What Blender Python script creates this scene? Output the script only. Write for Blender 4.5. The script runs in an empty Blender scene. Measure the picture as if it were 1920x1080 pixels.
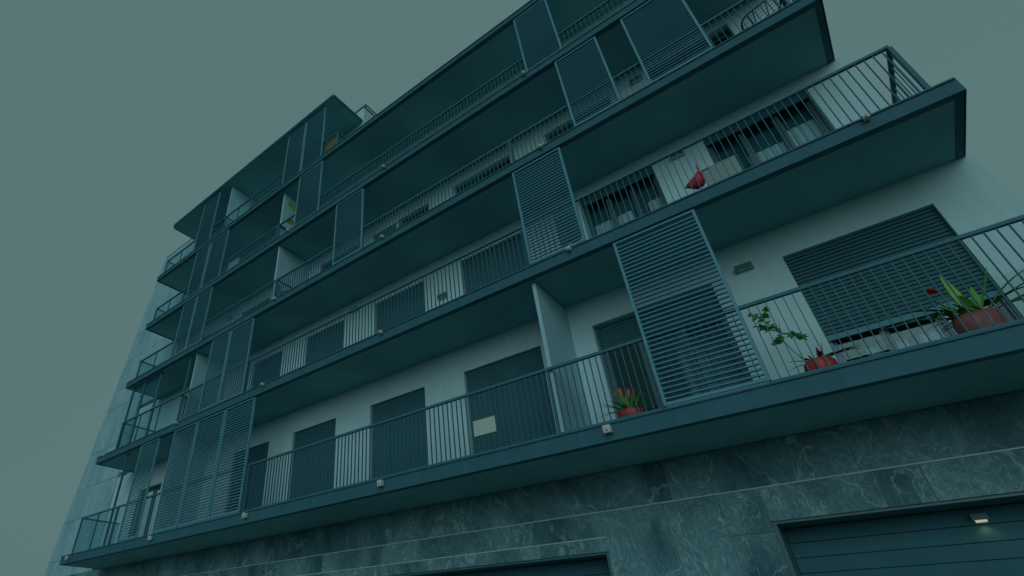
import bpy, bmesh, math, random
from mathutils import Vector, Matrix
random.seed(7)
SC = bpy.context.scene
COL = SC.collection

# ------------------------------------------------------------------ camera
cam = bpy.data.cameras.new('camera')
cam_o = bpy.data.objects.new('camera', cam)
COL.objects.link(cam_o)
right = Vector((0.7490524, 0.6625085, -0.0017249))
down = Vector((-0.3803658, 0.4279186, -0.8198826))
fwd = Vector((-0.5424411, 0.6147912, 0.5725290))
M = Matrix.Identity(4)
for i in range(3):
    M[i][0], M[i][1], M[i][2] = right[i], -down[i], -fwd[i]
cam_o.matrix_world = M
cam.sensor_width = 36.0
cam.lens = 1002.846 / 1920 * 36
cam.shift_x = (960 - 719.1) / 1920
cam.shift_y = (530.97 - 540) / 1920
cam.clip_start = 0.05
cam.clip_end = 2000
SC.camera = cam_o

# ------------------------------------------------------------------ sky, sun, exposure
SUN_DIR = Vector((-0.36, 0.86, -0.32)).normalized()      # the way the light travels
w = bpy.data.worlds.new('World')
SC.world = w
w.use_nodes = True
nt = w.node_tree
nt.nodes.clear()
out = nt.nodes.new('ShaderNodeOutputWorld')
bg = nt.nodes.new('ShaderNodeBackground')
sky = nt.nodes.new('ShaderNodeTexSky')
sky.sky_type = 'NISHITA'
sky.sun_disc = False
sky.sun_elevation = math.asin(-SUN_DIR.z)
sky.sun_rotation = math.atan2(-SUN_DIR.x, -SUN_DIR.y)
sky.air_density = 2.0
sky.dust_density = 6.0
hs = nt.nodes.new('ShaderNodeHueSaturation')
hs.inputs['Saturation'].default_value = 0.25
mixc = nt.nodes.new('ShaderNodeMix')
mixc.data_type = 'RGBA'
mixc.inputs[0].default_value = 0.97                         # the overcast cloud layer over the clear sky
# cloud layer: barely mottled flat teal grey
tc = nt.nodes.new('ShaderNodeTexCoord')
cn = nt.nodes.new('ShaderNodeTexNoise')
cn.inputs['Scale'].default_value = 1.6
cn.inputs['Detail'].default_value = 3
cr = nt.nodes.new('ShaderNodeValToRGB')
cr.color_ramp.elements[0].position = 0.35
cr.color_ramp.elements[0].color = (0.985, 1.80, 1.83, 1)
cr.color_ramp.elements[1].position = 0.7
cr.color_ramp.elements[1].color = (1.03, 1.88, 1.90, 1)
nt.links.new(tc.outputs['Generated'], cn.inputs['Vector'])
nt.links.new(cn.outputs['Fac'], cr.inputs['Fac'])
nt.links.new(sky.outputs[0], hs.inputs['Color'])
nt.links.new(hs.outputs[0], mixc.inputs[6])
nt.links.new(cr.outputs[0], mixc.inputs[7])
nt.links.new(mixc.outputs[2], bg.inputs['Color'])
bg.inputs['Strength'].default_value = 0.1
nt.links.new(bg.outputs[0], out.inputs['Surface'])

sun = bpy.data.lights.new('sun', 'SUN')
sun.energy = 0.66
sun.angle = math.radians(50)                                 # an overcast sky's broad bright patch
sun.color = (0.93, 1.0, 0.98)
sun_o = bpy.data.objects.new('sun', sun)
sun_o.rotation_euler = SUN_DIR.to_track_quat('-Z', 'Y').to_euler()
sun_o.location = (10, -20, 30)
COL.objects.link(sun_o)

SC.view_settings.view_transform = 'Standard'
SC.view_settings.look = 'None'
SC.view_settings.exposure = 0
SC.view_settings.gamma = 1
SC.view_settings.use_curve_mapping = False
SC.render.engine = 'CYCLES'
SC.cycles.max_bounces = 8
SC.cycles.transparent_max_bounces = 24

# ------------------------------------------------------------------ materials
def new_mat(name):
    m = bpy.data.materials.new(name)
    m.use_nodes = True
    b = m.node_tree.nodes['Principled BSDF']
    return m, m.node_tree, b

def paint(name, col, rough=0.5, var=0.12, scale=3.0, bump=0.0, bscale=60, metallic=0.0, spec=0.4, streak=0.0):
    """a plain coat with soft mottling, optional drip streaks and fine relief"""
    m, t, b = new_mat(name)
    tc = t.nodes.new('ShaderNodeTexCoord')
    n = t.nodes.new('ShaderNodeTexNoise')
    n.inputs['Scale'].default_value = scale
    n.inputs['Detail'].default_value = 5
    t.links.new(tc.outputs['Object'], n.inputs['Vector'])
    fac = n.outputs['Fac']
    if streak:
        mp = t.nodes.new('ShaderNodeMapping')
        mp.inputs['Scale'].default_value = (5.0, 5.0, 0.25)
        n2 = t.nodes.new('ShaderNodeTexNoise')
        n2.inputs['Scale'].default_value = 1.7
        n2.inputs['Detail'].default_value = 6
        t.links.new(tc.outputs['Object'], mp.inputs['Vector'])
        t.links.new(mp.outputs[0], n2.inputs['Vector'])
        mx = t.nodes.new('ShaderNodeMix')
        mx.inputs[0].default_value = streak
        t.links.new(n.outputs['Fac'], mx.inputs[2])
        t.links.new(n2.outputs['Fac'], mx.inputs[3])
        fac = mx.outputs[0]
    r = t.nodes.new('ShaderNodeValToRGB')
    r.color_ramp.elements[0].position = 0.3
    r.color_ramp.elements[1].position = 0.72
    r.color_ramp.elements[0].color = (*[c * (1 - var) for c in col], 1)
    r.color_ramp.elements[1].color = (*[min(1, c * (1 + var * 0.6)) for c in col], 1)
    t.links.new(fac, r.inputs['Fac'])
    t.links.new(r.outputs[0], b.inputs['Base Color'])
    b.inputs['Roughness'].default_value = rough
    b.inputs['Metallic'].default_value = metallic
    b.inputs['Specular IOR Level'].default_value = spec
    if bump:
        n3 = t.nodes.new('ShaderNodeTexNoise')
        n3.inputs['Scale'].default_value = bscale
        n3.inputs['Detail'].default_value = 4
        t.links.new(tc.outputs['Object'], n3.inputs['Vector'])
        bp = t.nodes.new('ShaderNodeBump')
        bp.inputs['Strength'].default_value = bump
        bp.inputs['Distance'].default_value = 0.01
        t.links.new(n3.outputs['Fac'], bp.inputs['Height'])
        t.links.new(bp.outputs[0], b.inputs['Normal'])
    return m

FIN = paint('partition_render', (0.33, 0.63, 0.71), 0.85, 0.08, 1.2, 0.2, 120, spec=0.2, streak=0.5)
STUCCO = paint('white_render', (0.42, 0.71, 0.76), 0.85, 0.10, 1.2, 0.25, 120, spec=0.2, streak=0.5)
STEEL = paint('slate_blue_steel_paint', (0.042, 0.160, 0.208), 0.6, 0.16, 2.0, streak=0.6, spec=0.12)
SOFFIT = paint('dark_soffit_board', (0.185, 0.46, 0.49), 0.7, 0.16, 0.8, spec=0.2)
SCREEN = paint('screen_slat_paint', (0.085, 0.285, 0.365), 0.55, 0.08, 3.0, spec=0.15)
SCREENF = paint('screen_frame_paint', (0.11, 0.34, 0.43), 0.55, 0.08, 3.0, spec=0.15)
BARS = paint('railing_paint', (0.050, 0.185, 0.25), 0.55, 0.08, 3.0, spec=0.15)
SHUT = paint('dark_shutter_paint', (0.040, 0.150, 0.182), 0.6, 0.14, 2.0, streak=0.5, spec=0.12)
FRAME = paint('dark_window_frame', (0.05, 0.16, 0.19), 0.4, 0.08, 3.0)
FRAME_L = paint('grey_sliding_frame', (0.12, 0.28, 0.34), 0.4, 0.08, 3.0)
INNER = paint('interior_plaster', (0.30, 0.52, 0.55), 0.9, 0.05, 1.0, spec=0.1)
CONC = paint('slab_concrete', (0.25, 0.38, 0.40), 0.9, 0.12, 2.0, spec=0.2)
CURT_SKY = paint('pale_curtain_or_sky_sheet', (0.56, 0.80, 0.85), 0.95, 0.05, 4.0, spec=0.1)  # real cloth, and the sheets that imitate reflected sky
GARAGE = paint('garage_door_paint', (0.036, 0.150, 0.190), 0.6, 0.12, 2.0, streak=0.5, spec=0.12)
SPOUT = paint('spout_plastic', (0.55, 0.64, 0.60), 0.6, 0.10, 8.0)
LAMP = paint('lamp_housing', (0.05, 0.14, 0.16), 0.45, 0.08, 6.0)
LAMPG = paint('lamp_diffuser_off', (0.55, 0.78, 0.80), 0.4, 0.05, 6.0)
TERRA = paint('red_glazed_pot', (0.42, 0.065, 0.065), 0.5, 0.32, 7.0)
TERRA2 = paint('red_brown_planter', (0.27, 0.10, 0.10), 0.45, 0.25, 7.0)
SOIL = paint('potting_soil', (0.05, 0.045, 0.03), 0.95, 0.4, 30)
LEAF = paint('strap_leaf_green', (0.20, 0.58, 0.09), 0.42, 0.35, 9.0)
LEAF_D = paint('dark_leaf_green', (0.075, 0.24, 0.05), 0.5, 0.35, 12.0)
LEAF_Y = paint('yellowing_leaf', (0.28, 0.38, 0.06), 0.5, 0.35, 6.0)
LEAF_O = paint('orange_bract', (0.72, 0.155, 0.05), 0.5, 0.25, 10.0)
LEAF_R = paint('burgundy_leaf', (0.16, 0.05, 0.07), 0.45, 0.3, 10.0)
STEM = paint('plant_stem', (0.10, 0.16, 0.06), 0.7, 0.3, 20.0)
REDF = paint('red_petals', (0.78, 0.035, 0.045), 0.6, 0.3, 30.0)
REDC = paint('red_bag_cloth', (0.44, 0.045, 0.075), 0.55, 0.25, 6.0)
YELC = paint('yellow_cloth', (0.27, 0.28, 0.09), 0.85, 0.2, 6.0)
PALE = paint('pale_plastic', (0.38, 0.58, 0.60), 0.55, 0.08, 4.0)
CURT_D = paint('grey_curtain_cloth', (0.19, 0.40, 0.46), 0.95, 0.05, 4.0, spec=0.1)
BOXP = paint('grey_box_plastic', (0.27, 0.44, 0.45), 0.6, 0.08, 4.0)
ROOM_SHADE = paint('painted_room_shade', (0.060, 0.19, 0.22), 0.9, 0.08, 3.0, spec=0.1)  # painted tone for the dim rooms behind the glass
RACKM = paint('dark_rack_metal', (0.022, 0.07, 0.09), 0.5, 0.1, 5.0, spec=0.2)
SIGN = paint('blank_board', (0.42, 0.60, 0.54), 0.7, 0.06, 5.0)
ASPH = paint('asphalt', (0.05, 0.055, 0.055), 0.9, 0.3, 6.0, 0.4, 80, spec=0.2)
PAVE = paint('pavement_concrete', (0.30, 0.34, 0.34), 0.9, 0.2, 3.0, 0.3, 60, spec=0.2)
EARTH = paint('ground_earth', (0.13, 0.15, 0.14), 0.95, 0.3, 0.2, spec=0.1)
LINEP = paint('road_line_paint', (0.7, 0.72, 0.7), 0.7, 0.15, 8.0)

def glass_mat(name, base, tint, power=4.5):
    m, t, b = new_mat(name)
    t.nodes.remove(b)
    o = t.nodes['Material Output']
    lw0 = t.nodes.new('ShaderNodeLayerWeight')
    lw0.inputs['Blend'].default_value = 0.5
    lw = t.nodes.new('ShaderNodeMath'); lw.operation = 'POWER'
    lw.inputs[1].default_value = power
    t.links.new(lw0.outputs['Facing'], lw.inputs[0])
    mr = t.nodes.new('ShaderNodeMapRange')
    mr.inputs['To Min'].default_value = base
    mr.inputs['To Max'].default_value = 1.0
    tr = t.nodes.new('ShaderNodeBsdfTransparent')
    tr.inputs['Color'].default_value = (*tint, 1)
    gl = t.nodes.new('ShaderNodeBsdfGlossy')
    gl.inputs['Roughness'].default_value = 0.015
    gl.inputs['Color'].default_value = (0.55, 0.9, 0.95, 1)
    mx = t.nodes.new('ShaderNodeMixShader')
    t.links.new(lw.outputs[0], mr.inputs['Value'])
    t.links.new(mr.outputs[0], mx.inputs[0])
    t.links.new(tr.outputs[0], mx.inputs[1])
    t.links.new(gl.outputs[0], mx.inputs[2])
    t.links.new(mx.outputs[0], o.inputs['Surface'])
    return m
GLASS = glass_mat('window_glass', 0.045, (0.86, 0.93, 0.94))
GLASS_B = glass_mat('balustrade_glass', 0.01, (0.84, 0.91, 0.92), 7.0)

def marble(name, dark, mid, vein, rough=0.5):
    m, t, b = new_mat(name)
    L = t.links.new
    tc = t.nodes.new('ShaderNodeTexCoord')
    oi = t.nodes.new('ShaderNodeObjectInfo')
    ml = t.nodes.new('ShaderNodeMath'); ml.operation = 'MULTIPLY'; ml.inputs[1].default_value = 37.0
    L(oi.outputs['Random'], ml.inputs[0])
    av = t.nodes.new('ShaderNodeVectorMath'); av.operation = 'ADD'
    L(tc.outputs['Object'], av.inputs[0]); L(ml.outputs[0], av.inputs[1])
    mp = t.nodes.new('ShaderNodeMapping')
    mp.inputs['Rotation'].default_value = (0, 0.6, 0)
    mp.inputs['Scale'].default_value = (1.0, 1.0, 0.62)
    L(av.outputs[0], mp.inputs['Vector'])
    # domain warp
    nw = t.nodes.new('ShaderNodeTexNoise'); nw.inputs['Scale'].default_value = 1.7; nw.inputs['Detail'].default_value = 5
    L(mp.outputs[0], nw.inputs['Vector'])
    sc = t.nodes.new('ShaderNodeVectorMath'); sc.operation = 'SCALE'; sc.inputs['Scale'].default_value = 0.9
    L(nw.outputs['Color'], sc.inputs[0])
    ad = t.nodes.new('ShaderNodeVectorMath'); ad.operation = 'ADD'
    L(mp.outputs[0], ad.inputs[0]); L(sc.outputs[0], ad.inputs[1])
    def ridge(scale, width, detail, dist):
        n = t.nodes.new('ShaderNodeTexNoise')
        n.inputs['Scale'].default_value = scale; n.inputs['Detail'].default_value = detail; n.inputs['Distortion'].default_value = dist
        L(ad.outputs[0], n.inputs['Vector'])
        s = t.nodes.new('ShaderNodeMath'); s.operation = 'SUBTRACT'; s.inputs[1].default_value = 0.5
        L(n.outputs['Fac'], s.inputs[0])
        a = t.nodes.new('ShaderNodeMath'); a.operation = 'ABSOLUTE'; L(s.outputs[0], a.inputs[0])
        r = t.nodes.new('ShaderNodeMapRange')
        r.inputs['From Min'].default_value = 0.0; r.inputs['From Max'].default_value = width
        r.inputs['To Min'].default_value = 1.0; r.inputs['To Max'].default_value = 0.0
        L(a.outputs[0], r.inputs['Value'])
        return r.outputs[0]
    v1 = ridge(1.1, 0.010, 7, 0.4)
    v2 = ridge(4.2, 0.030, 9, 1.3)
    v3 = ridge(13.0, 0.055, 7, 1.8)
    # where the stone is busy and where it is calm
    nb = t.nodes.new('ShaderNodeTexNoise'); nb.inputs['Scale'].default_value = 1.05; nb.inputs['Detail'].default_value = 4
    L(ad.outputs[0], nb.inputs['Vector'])
    busy = t.nodes.new('ShaderNodeMapRange')
    busy.inputs['From Min'].default_value = 0.33; busy.inputs['From Max'].default_value = 0.64
    L(nb.outputs['Fac'], busy.inputs['Value'])
    def mul(a, b_):
        x = t.nodes.new('ShaderNodeMath'); x.operation = 'MULTIPLY'
        L(a, x.inputs[0])
        if isinstance(b_, float): x.inputs[1].default_value = b_
        else: L(b_, x.inputs[1])
        return x.outputs[0]
    def add(a, b_):
        x = t.nodes.new('ShaderNodeMath'); x.operation = 'ADD'; x.use_clamp = True
        L(a, x.inputs[0]); L(b_, x.inputs[1]); return x.outputs[0]
    nm = t.nodes.new('ShaderNodeTexNoise'); nm.inputs['Scale'].default_value = 16; nm.inputs['Detail'].default_value = 9; nm.inputs['Roughness'].default_value = 0.7
    nm.inputs['Distortion'].default_value = 1.0
    L(ad.outputs[0], nm.inputs['Vector'])
    mot = t.nodes.new('ShaderNodeMapRange')
    mot.inputs['From Min'].default_value = 0.50; mot.inputs['From Max'].default_value = 0.78
    L(nm.outputs['Fac'], mot.inputs['Value'])
    tot = add(add(mul(v1, 0.46), add(mul(mot.outputs[0], 0.26), mul(mul(mot.outputs[0], busy.outputs[0]), 0.36))), add(mul(mul(v2, busy.outputs[0]), 0.30), mul(mul(v3, busy.outputs[0]), 0.28)))
    base = t.nodes.new('ShaderNodeMix'); base.data_type = 'RGBA'
    base.inputs[6].default_value = (*dark, 1); base.inputs[7].default_value = (*mid, 1)
    L(busy.outputs[0], base.inputs[0])
    fin = t.nodes.new('ShaderNodeMix'); fin.data_type = 'RGBA'
    L(tot, fin.inputs[0]); L(base.outputs[2], fin.inputs[6]); fin.inputs[7].default_value = (*vein, 1)
    L(fin.outputs[2], b.inputs['Base Color'])
    b.inputs['Roughness'].default_value = rough
    b.inputs['Specular IOR Level'].default_value = 0.12
    return m
MARBLE = marble('dark_veined_marble', (0.034, 0.130, 0.160), (0.095, 0.265, 0.31), (0.38, 0.60, 0.62))
STONE = marble('pale_veined_stone', (0.19, 0.42, 0.50), (0.25, 0.51, 0.59), (0.42, 0.70, 0.75), 0.45)
JOINT_GLINT = paint('pale_joint_glint', (0.42, 0.66, 0.64), 0.5, 0.15, 5.0)  # painted highlight along the horizontal stone joints
GROUT = paint('pale_grout', (0.22, 0.42, 0.43), 0.9, 0.12, 9.0, spec=0.1)

m_, t_, b_ = new_mat('lit_lamp_diffuser')
nz = t_.nodes.new('ShaderNodeTexNoise'); nz.inputs['Scale'].default_value = 6
rz = t_.nodes.new('ShaderNodeValToRGB')
rz.color_ramp.elements[0].color = (0.60, 0.62, 0.40, 1); rz.color_ramp.elements[1].color = (0.72, 0.70, 0.44, 1)
t_.links.new(nz.outputs['Fac'], rz.inputs['Fac'])
t_.links.new(rz.outputs[0], b_.inputs['Emission Color']); b_.inputs['Emission Strength'].default_value = 0.5
LIT = m_

# ------------------------------------------------------------------ mesh helpers
class MB:
    """collects boxes, bars and sheets and links them as one mesh object"""
    def __init__(self):
        self.v = []; self.f = []; self.smooth = False
    def box(self, x0, x1, y0, y1, z0, z1):
        i = len(self.v)
        self.v += [(x0, y0, z0), (x1, y0, z0), (x1, y1, z0), (x0, y1, z0), (x0, y0, z1), (x1, y0, z1), (x1, y1, z1), (x0, y1, z1)]
        for q in ((0, 3, 2, 1), (4, 5, 6, 7), (0, 1, 5, 4), (1, 2, 6, 5), (2, 3, 7, 6), (3, 0, 4, 7)):
            self.f.append(tuple(i + k for k in q))
        return self
    def prism(self, poly, y0, y1):
        """poly of (x, z), anticlockwise seen from -y; extruded y0 (front) to y1"""
        i = len(self.v); n = len(poly)
        self.v += [(x, y0, z) for x, z in poly] + [(x, y1, z) for x, z in poly]
        self.f.append(tuple(i + k for k in range(n)))
        self.f.append(tuple(i + n + k for k in reversed(range(n))))
        for k in range(n):
            j = (k + 1) % n
            self.f.append((i + j, i + k, i + n + k, i + n + j))
        return self
    def tube(self, pts, r, n=6, r1=None):
        pts = [Vector(p) for p in pts]
        i0 = len(self.v)
        for k, p in enumerate(pts):
            d = (pts[min(k + 1, len(pts) - 1)] - pts[max(k - 1, 0)]).normalized()
            a = d.cross(Vector((0, 0, 1)))
            if a.length < 1e-3: a = d.cross(Vector((1, 0, 0)))
            a.normalize(); b = d.cross(a)
            rr = r if r1 is None else r + (r1 - r) * k / (len(pts) - 1)
            for q in range(n):
                t = 2 * math.pi * q / n
                self.v.append(tuple(p + a * rr * math.cos(t) + b * rr * math.sin(t)))
        for k in range(len(pts) - 1):
            for q in range(n):
                a0 = i0 + k * n + q; a1 = i0 + k * n + (q + 1) % n
                self.f.append((a0, a1, a1 + n, a0 + n))
        self.f.append(tuple(i0 + q for q in reversed(range(n))))
        self.f.append(tuple(i0 + (len(pts) - 1) * n + q for q in range(n)))
        return self
    def lathe(self, c, prof, n=20, sx=1.0, sy=1.0, power=1.0):
        """prof: list of (radius, height) bottom to top round c; power<1 squares the plan off"""
        i0 = len(self.v)
        sg = lambda u: (abs(u) ** power) * (1 if u >= 0 else -1)
        for r, h in prof:
            for q in range(n):
                t = 2 * math.pi * q / n
                self.v.append((c[0] + r * sx * sg(math.cos(t)), c[1] + r * sy * sg(math.sin(t)), c[2] + h))
        for k in range(len(prof) - 1):
            for q in range(n):
                a0 = i0 + k * n + q; a1 = i0 + k * n + (q + 1) % n
                self.f.append((a0, a1, a1 + n, a0 + n))
        self.f.append(tuple(i0 + q for q in reversed(range(n))))
        self.f.append(tuple(i0 + (len(prof) - 1) * n + q for q in range(n)))
        self.smooth = True
        return self
    def ribbon(self, pts, widths, side, fold=0.25):
        """a leaf: pts along the midrib, half width per point, V fold towards the tip"""
        i0 = len(self.v)
        pts = [Vector(p) for p in pts]
        for k, p in enumerate(pts):
            d = (pts[min(k + 1, len(pts) - 1)] - pts[max(k - 1, 0)]).normalized()
            s = side - d * side.dot(d); s.normalize(); up = s.cross(d)
            wv = widths[k]
            self.v += [tuple(p + s * wv + up * wv * fold), tuple(p), tuple(p - s * wv + up * wv * fold)]
        for k in range(len(pts) - 1):
            a = i0 + 3 * k
            self.f += [(a, a + 1, a + 4, a + 3), (a + 1, a + 2, a + 5, a + 4)]
        self.smooth = True
        return self
    def build(self, name, mat, parent=None, origin=(0, 0, 0)):
        off = Vector(parent.matrix_world.translation) if parent else Vector((0, 0, 0))
        if parent: off = WORLD[parent.name]
        o3 = Vector(origin)
        me = bpy.data.meshes.new(name)
        me.from_pydata([tuple(Vector(v) - off - o3) for v in self.v], [], self.f)
        me.update()
        if self.smooth:
            for p in me.polygons: p.use_smooth = True
        me.materials.append(mat)
        o = bpy.data.objects.new(name, me)
        COL.objects.link(o)
        o.location = o3
        if parent: o.parent = parent
        WORLD[o.name] = off + o3
        return o
WORLD = {}
def thing(name, label, cat, loc, group=None):
    o = bpy.data.objects.new(name, None)
    o.empty_display_size = 0.2
    COL.objects.link(o)
    o.location = loc
    o['label'] = label; o['category'] = cat
    if group: o['group'] = group
    WORLD[o.name] = Vector(loc)
    return o
def tag(o, label, cat, group=None):
    o['label'] = label; o['category'] = cat
    if group: o['group'] = group
    return o
def struct(o):
    o['kind'] = 'structure'; return o
def piece(name, me, parent, loc, scale=None):
    """one more object on shared mesh data, placed at a world point"""
    o = bpy.data.objects.new(name, me)
    COL.objects.link(o)
    o.parent = parent
    o.location = Vector(loc) - WORLD[parent.name]
    if scale: o.scale = scale
    WORLD[o.name] = Vector(loc)
    return o
def unit_box(name, mat):
    m = MB().box(-0.5, 0.5, -0.5, 0.5, -0.5, 0.5)
    me = bpy.data.meshes.new(name)
    me.from_pydata(m.v, [], m.f); me.update(); me.materials.append(mat)
    return me

# ------------------------------------------------------------------ ground
GZ = -1.6
struct(MB().box(-900, 900, -900, 900, GZ - 0.6, GZ - 0.14).build('ground', EARTH))
struct(MB().box(-300, 300, -6.5, 4.9, GZ - 0.14, GZ - 0.13).build('road', ASPH))
k = MB()
for i in range(-24, 14): k.box(i * 6.0, i * 6.0 + 3.0, -0.86, -0.74, GZ - 0.13, GZ - 0.126)
struct(k.build('road_marking', LINEP))
struct(MB().box(-300, 300, 5.05, 9.38, GZ - 0.14, GZ).build('pavement', PAVE))
struct(MB().box(-300, 300, 4.9, 5.05, GZ - 0.14, GZ + 0.005).build('kerb', CONC))
struct(MB().box(-300, 300, -9.5, -6.5, GZ - 0.14, GZ).build('far_pavement', PAVE))

# ------------------------------------------------------------------ the apartment building
YF, YW, YI, YB = 7.95, 9.42, 9.72, 14.0       # slab edge, wall face, wall inside, rear wall
B = thing('apartment_building', 'modern white apartment block with dark steel balconies, louvred screens and a marble base', 'building', (-11.0, 9.42, GZ))
#        slab top, thickness, left end, right end
SLAB = {1: (2.82, 0.26, -21.7, 2.78), 2: (6.07, 0.235, -21.2, 2.76), 3: (8.85, 0.22, -20.5, 2.34), 4: (11.40, 0.215, -20.25, 2.34), 5: (13.98, 0.19, -20.55, 2.34)}
WR = {1: 2.84, 2: 2.50, 3: 2.30, 4: 2.30, 5: -9.30}
WL = {1: -22.45, 2: -22.45, 3: -20.4, 4: -20.4, 5: -20.4}
ROOFZ = 16.78
for n, (zt, th, x0, x1) in SLAB.items():
    core = MB()
    core.box(x0 + 0.02, x1 - 0.02, YF + 0.02, YB, zt - th + 0.03, zt)
    s = core.build('balcony_slab', CONC, B)
    fa = MB()
    fa.box(x0, x1, YF, YF + 0.018, zt - th, zt + 0.012)
    fa.box(x0, x1, YF - 0.022, YF, zt - 0.014, zt + 0.012)                 # top lip
    fa.box(x0, x1, YF - 0.016, YF, zt - th, zt - th + 0.016)               # bottom lip
    fa.box(x0 + 0.012, x1 - 0.012, YF + 0.018, YF + 0.11, zt - th, zt - th + 0.012)      # bottom flange
    for xa, xb in ((x0 - 0.012, x0), (x1, x1 + 0.012)):
        fa.box(xa, xb, YF, YW - 0.003, zt - th + 0.002, zt + 0.012)
    fa.box(x1 - 0.10, x1 - 0.012, YF + 0.11, YW - 0.003, zt - th, zt - th + 0.012)
    fa.box(x0 + 0.012, x0 + 0.10, YF + 0.11, YW - 0.003, zt - th, zt - th + 0.012)
    fa.build('fascia', STEEL, s)
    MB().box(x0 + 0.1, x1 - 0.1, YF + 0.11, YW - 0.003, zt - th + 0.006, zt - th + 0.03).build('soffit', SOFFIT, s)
# roof canopy (thin, with a rounded front left corner)
rc = MB()
RX0, RX1, RY0 = -20.35, -9.38, 7.88
poly = [(RX0 + 0.22, RY0), (RX1, RY0), (RX1, YW - 0.003), (RX0, YW - 0.003), (RX0, RY0 + 0.16), (RX0 + 0.03, RY0 + 0.07), (RX0 + 0.10, RY0 + 0.02)]
i = len(rc.v); n = len(poly)
def hprism(mb, poly, z0, z1):
    i = len(mb.v); n = len(poly)
    mb.v += [(x, y, z0) for x, y in poly] + [(x, y, z1) for x, y in poly]
    mb.f.append(tuple(i + k for k in reversed(range(n)))); mb.f.append(tuple(i + n + k for k in range(n)))
    for k in range(n):
        j = (k + 1) % n
        mb.f.append((i + k, i + j, i + n + j, i + n + k))
hprism(rc, poly, ROOFZ, ROOFZ + 0.09)
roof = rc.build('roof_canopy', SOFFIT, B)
rf = MB()
for a in range(len(poly)):
    if a == 2: continue
    p, q = Vector((*poly[a], 0)), Vector((*poly[(a + 1) % len(poly)], 0))
    d = (q - p).normalized(); nn = Vector((d.y, -d.x, 0)) * 0.02
    q2 = [(p.x, p.y), (p.x + nn.x, p.y + nn.y), (q.x + nn.x, q.y + nn.y), (q.x, q.y)]
    hprism(rf, q2, ROOFZ - 0.012, ROOFZ + 0.06)
    q3 = [(p.x + nn.x, p.y + nn.y), (p.x + 1.6 * nn.x, p.y + 1.6 * nn.y), (q.x + 1.6 * nn.x, q.y + 1.6 * nn.y), (q.x + nn.x, q.y + nn.y)]
    hprism(rf, q3, ROOFZ + 0.03, ROOFZ + 0.115)
rf.build('fascia', STEEL, roof)
SOF = {n: (SLAB[n + 1][0] - SLAB[n + 1][1] + 0.03 if n < 5 else 17.62) for n in SLAB}

# windows: x0, x1, head height, kind
WIN = {
 1: [(-20.3, -18.75, 5.05, 'glass'), (-14.55, -12.80, 5.20, 'slats'), (-11.74, -10.0, 5.20, 'slats'), (-8.77, -7.03, 5.21, 'slats'), (-5.92, -4.03, 5.23, 'slats'), (-2.92, -0.77, 5.26, 'door'), (0.30, 2.17, 5.30, 'half')],
 2: [(-18.6, -17.0, 8.2, 'glass'), (-14.2, -12.7, 8.15, 'sheet'), (-11.52, -9.87, 8.18, 'sheet'), (-8.65, -6.88, 8.2, 'sheet'), (-5.70, -3.90, 8.24, 'sheet'), (-2.50, -0.92, 8.36, 'low1'), (0.06, 1.80, 8.40, 'low2')],
 3: [(-19.3, -17.46, 10.62, 'glass'), (-15.5, -13.83, 10.70, 'glass'), (-11.14, -9.40, 10.81, 'glass'), (-8.37, -6.55, 10.81, 'glass'), (-5.68, -3.89, 10.86, 'glass'), (-2.87, -1.2, 10.84, 'glass'), (-0.31, 1.40, 10.98, 'glass')],
 4: [(-18.6, -17.0, 13.35, 'glass'), (-14.2, -12.4, 13.35, 'glass'), (-8.65, -6.9, 13.35, 'glass'), (-5.7, -3.9, 13.35, 'glass'), (-0.3, 1.4, 13.35, 'glass')],
 5: [(-18.6, -17.0, 16.2, 'glass'), (-14.2, -12.4, 16.2, 'glass')],
}
def clad_end(z): return -27.45 + 0.2 * z
for n in SLAB:
    z0, z1 = SLAB[n][0], SOF[n]
    xl, xr = WL[n], WR[n]
    wl = MB()
    x = xl
    for a, b, h, kd in WIN[n]:
        wl.box(x, a, YW, YI, z0, z1)
        wl.box(a, b, YW, YI, h, z1)
        x = b
    wl.box(x, xr, YW, YI, z0, z1)
    if n < 5: wl.box(xr - 0.3, xr, YI, YB, z0, z1)
    wl.build('wall', STUCCO, B)
# top corner of the set-back block, its far side and coping
MB().box(-9.60, -9.30, YI, YB + 0.3, SLAB[5][0], 17.62).build('wall', STUCCO, B)
cop = MB(); cop.box(-23.9, -9.28, YW - 0.02, YI + 0.02, 17.62, 17.70)
cop.box(-9.62, -9.28, YI + 0.02, YB + 0.32, 17.62, 17.70)
cop.build('coping', STEEL, B)
pr = MB(); pr.box(-13.5, -9.31, YW + 0.10, YW + 0.14, 17.92, 17.96); pr.box(-9.36, -9.32, YW + 0.14, YB, 17.92, 17.96)
for q in range(4): pr.box(-13.4 + q * 1.354, -13.36 + q * 1.354, YW + 0.10, YW + 0.14, 17.70, 17.92)
pr.build('parapet_rail', FRAME, B)
MB().box(-22.45, 2.15, YB, YB + 0.3, GZ, 13.98).build('rear_wall', INNER, B)
MB().box(-22.45, -9.6, YB, YB + 0.3, 13.98, 17.62).build('rear_wall', STUCCO, B)
MB().box(-23.7, -9.62, YI, YB, 17.5, 17.6).build('flat_roof', CONC, B)
pw = MB()
for xx in (-16.0, -11.9, -6.45, -3.5, -0.45):
    for n in SLAB:
        if n == 5 and xx > -10: continue
        pw.box(xx - 0.06, xx + 0.06, YI + 0.02, YB - 0.01, SLAB[n][0] + 0.002, min(SOF[n], 17.4) - 0.004)
pw.build('inner_wall', INNER, B)

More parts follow.
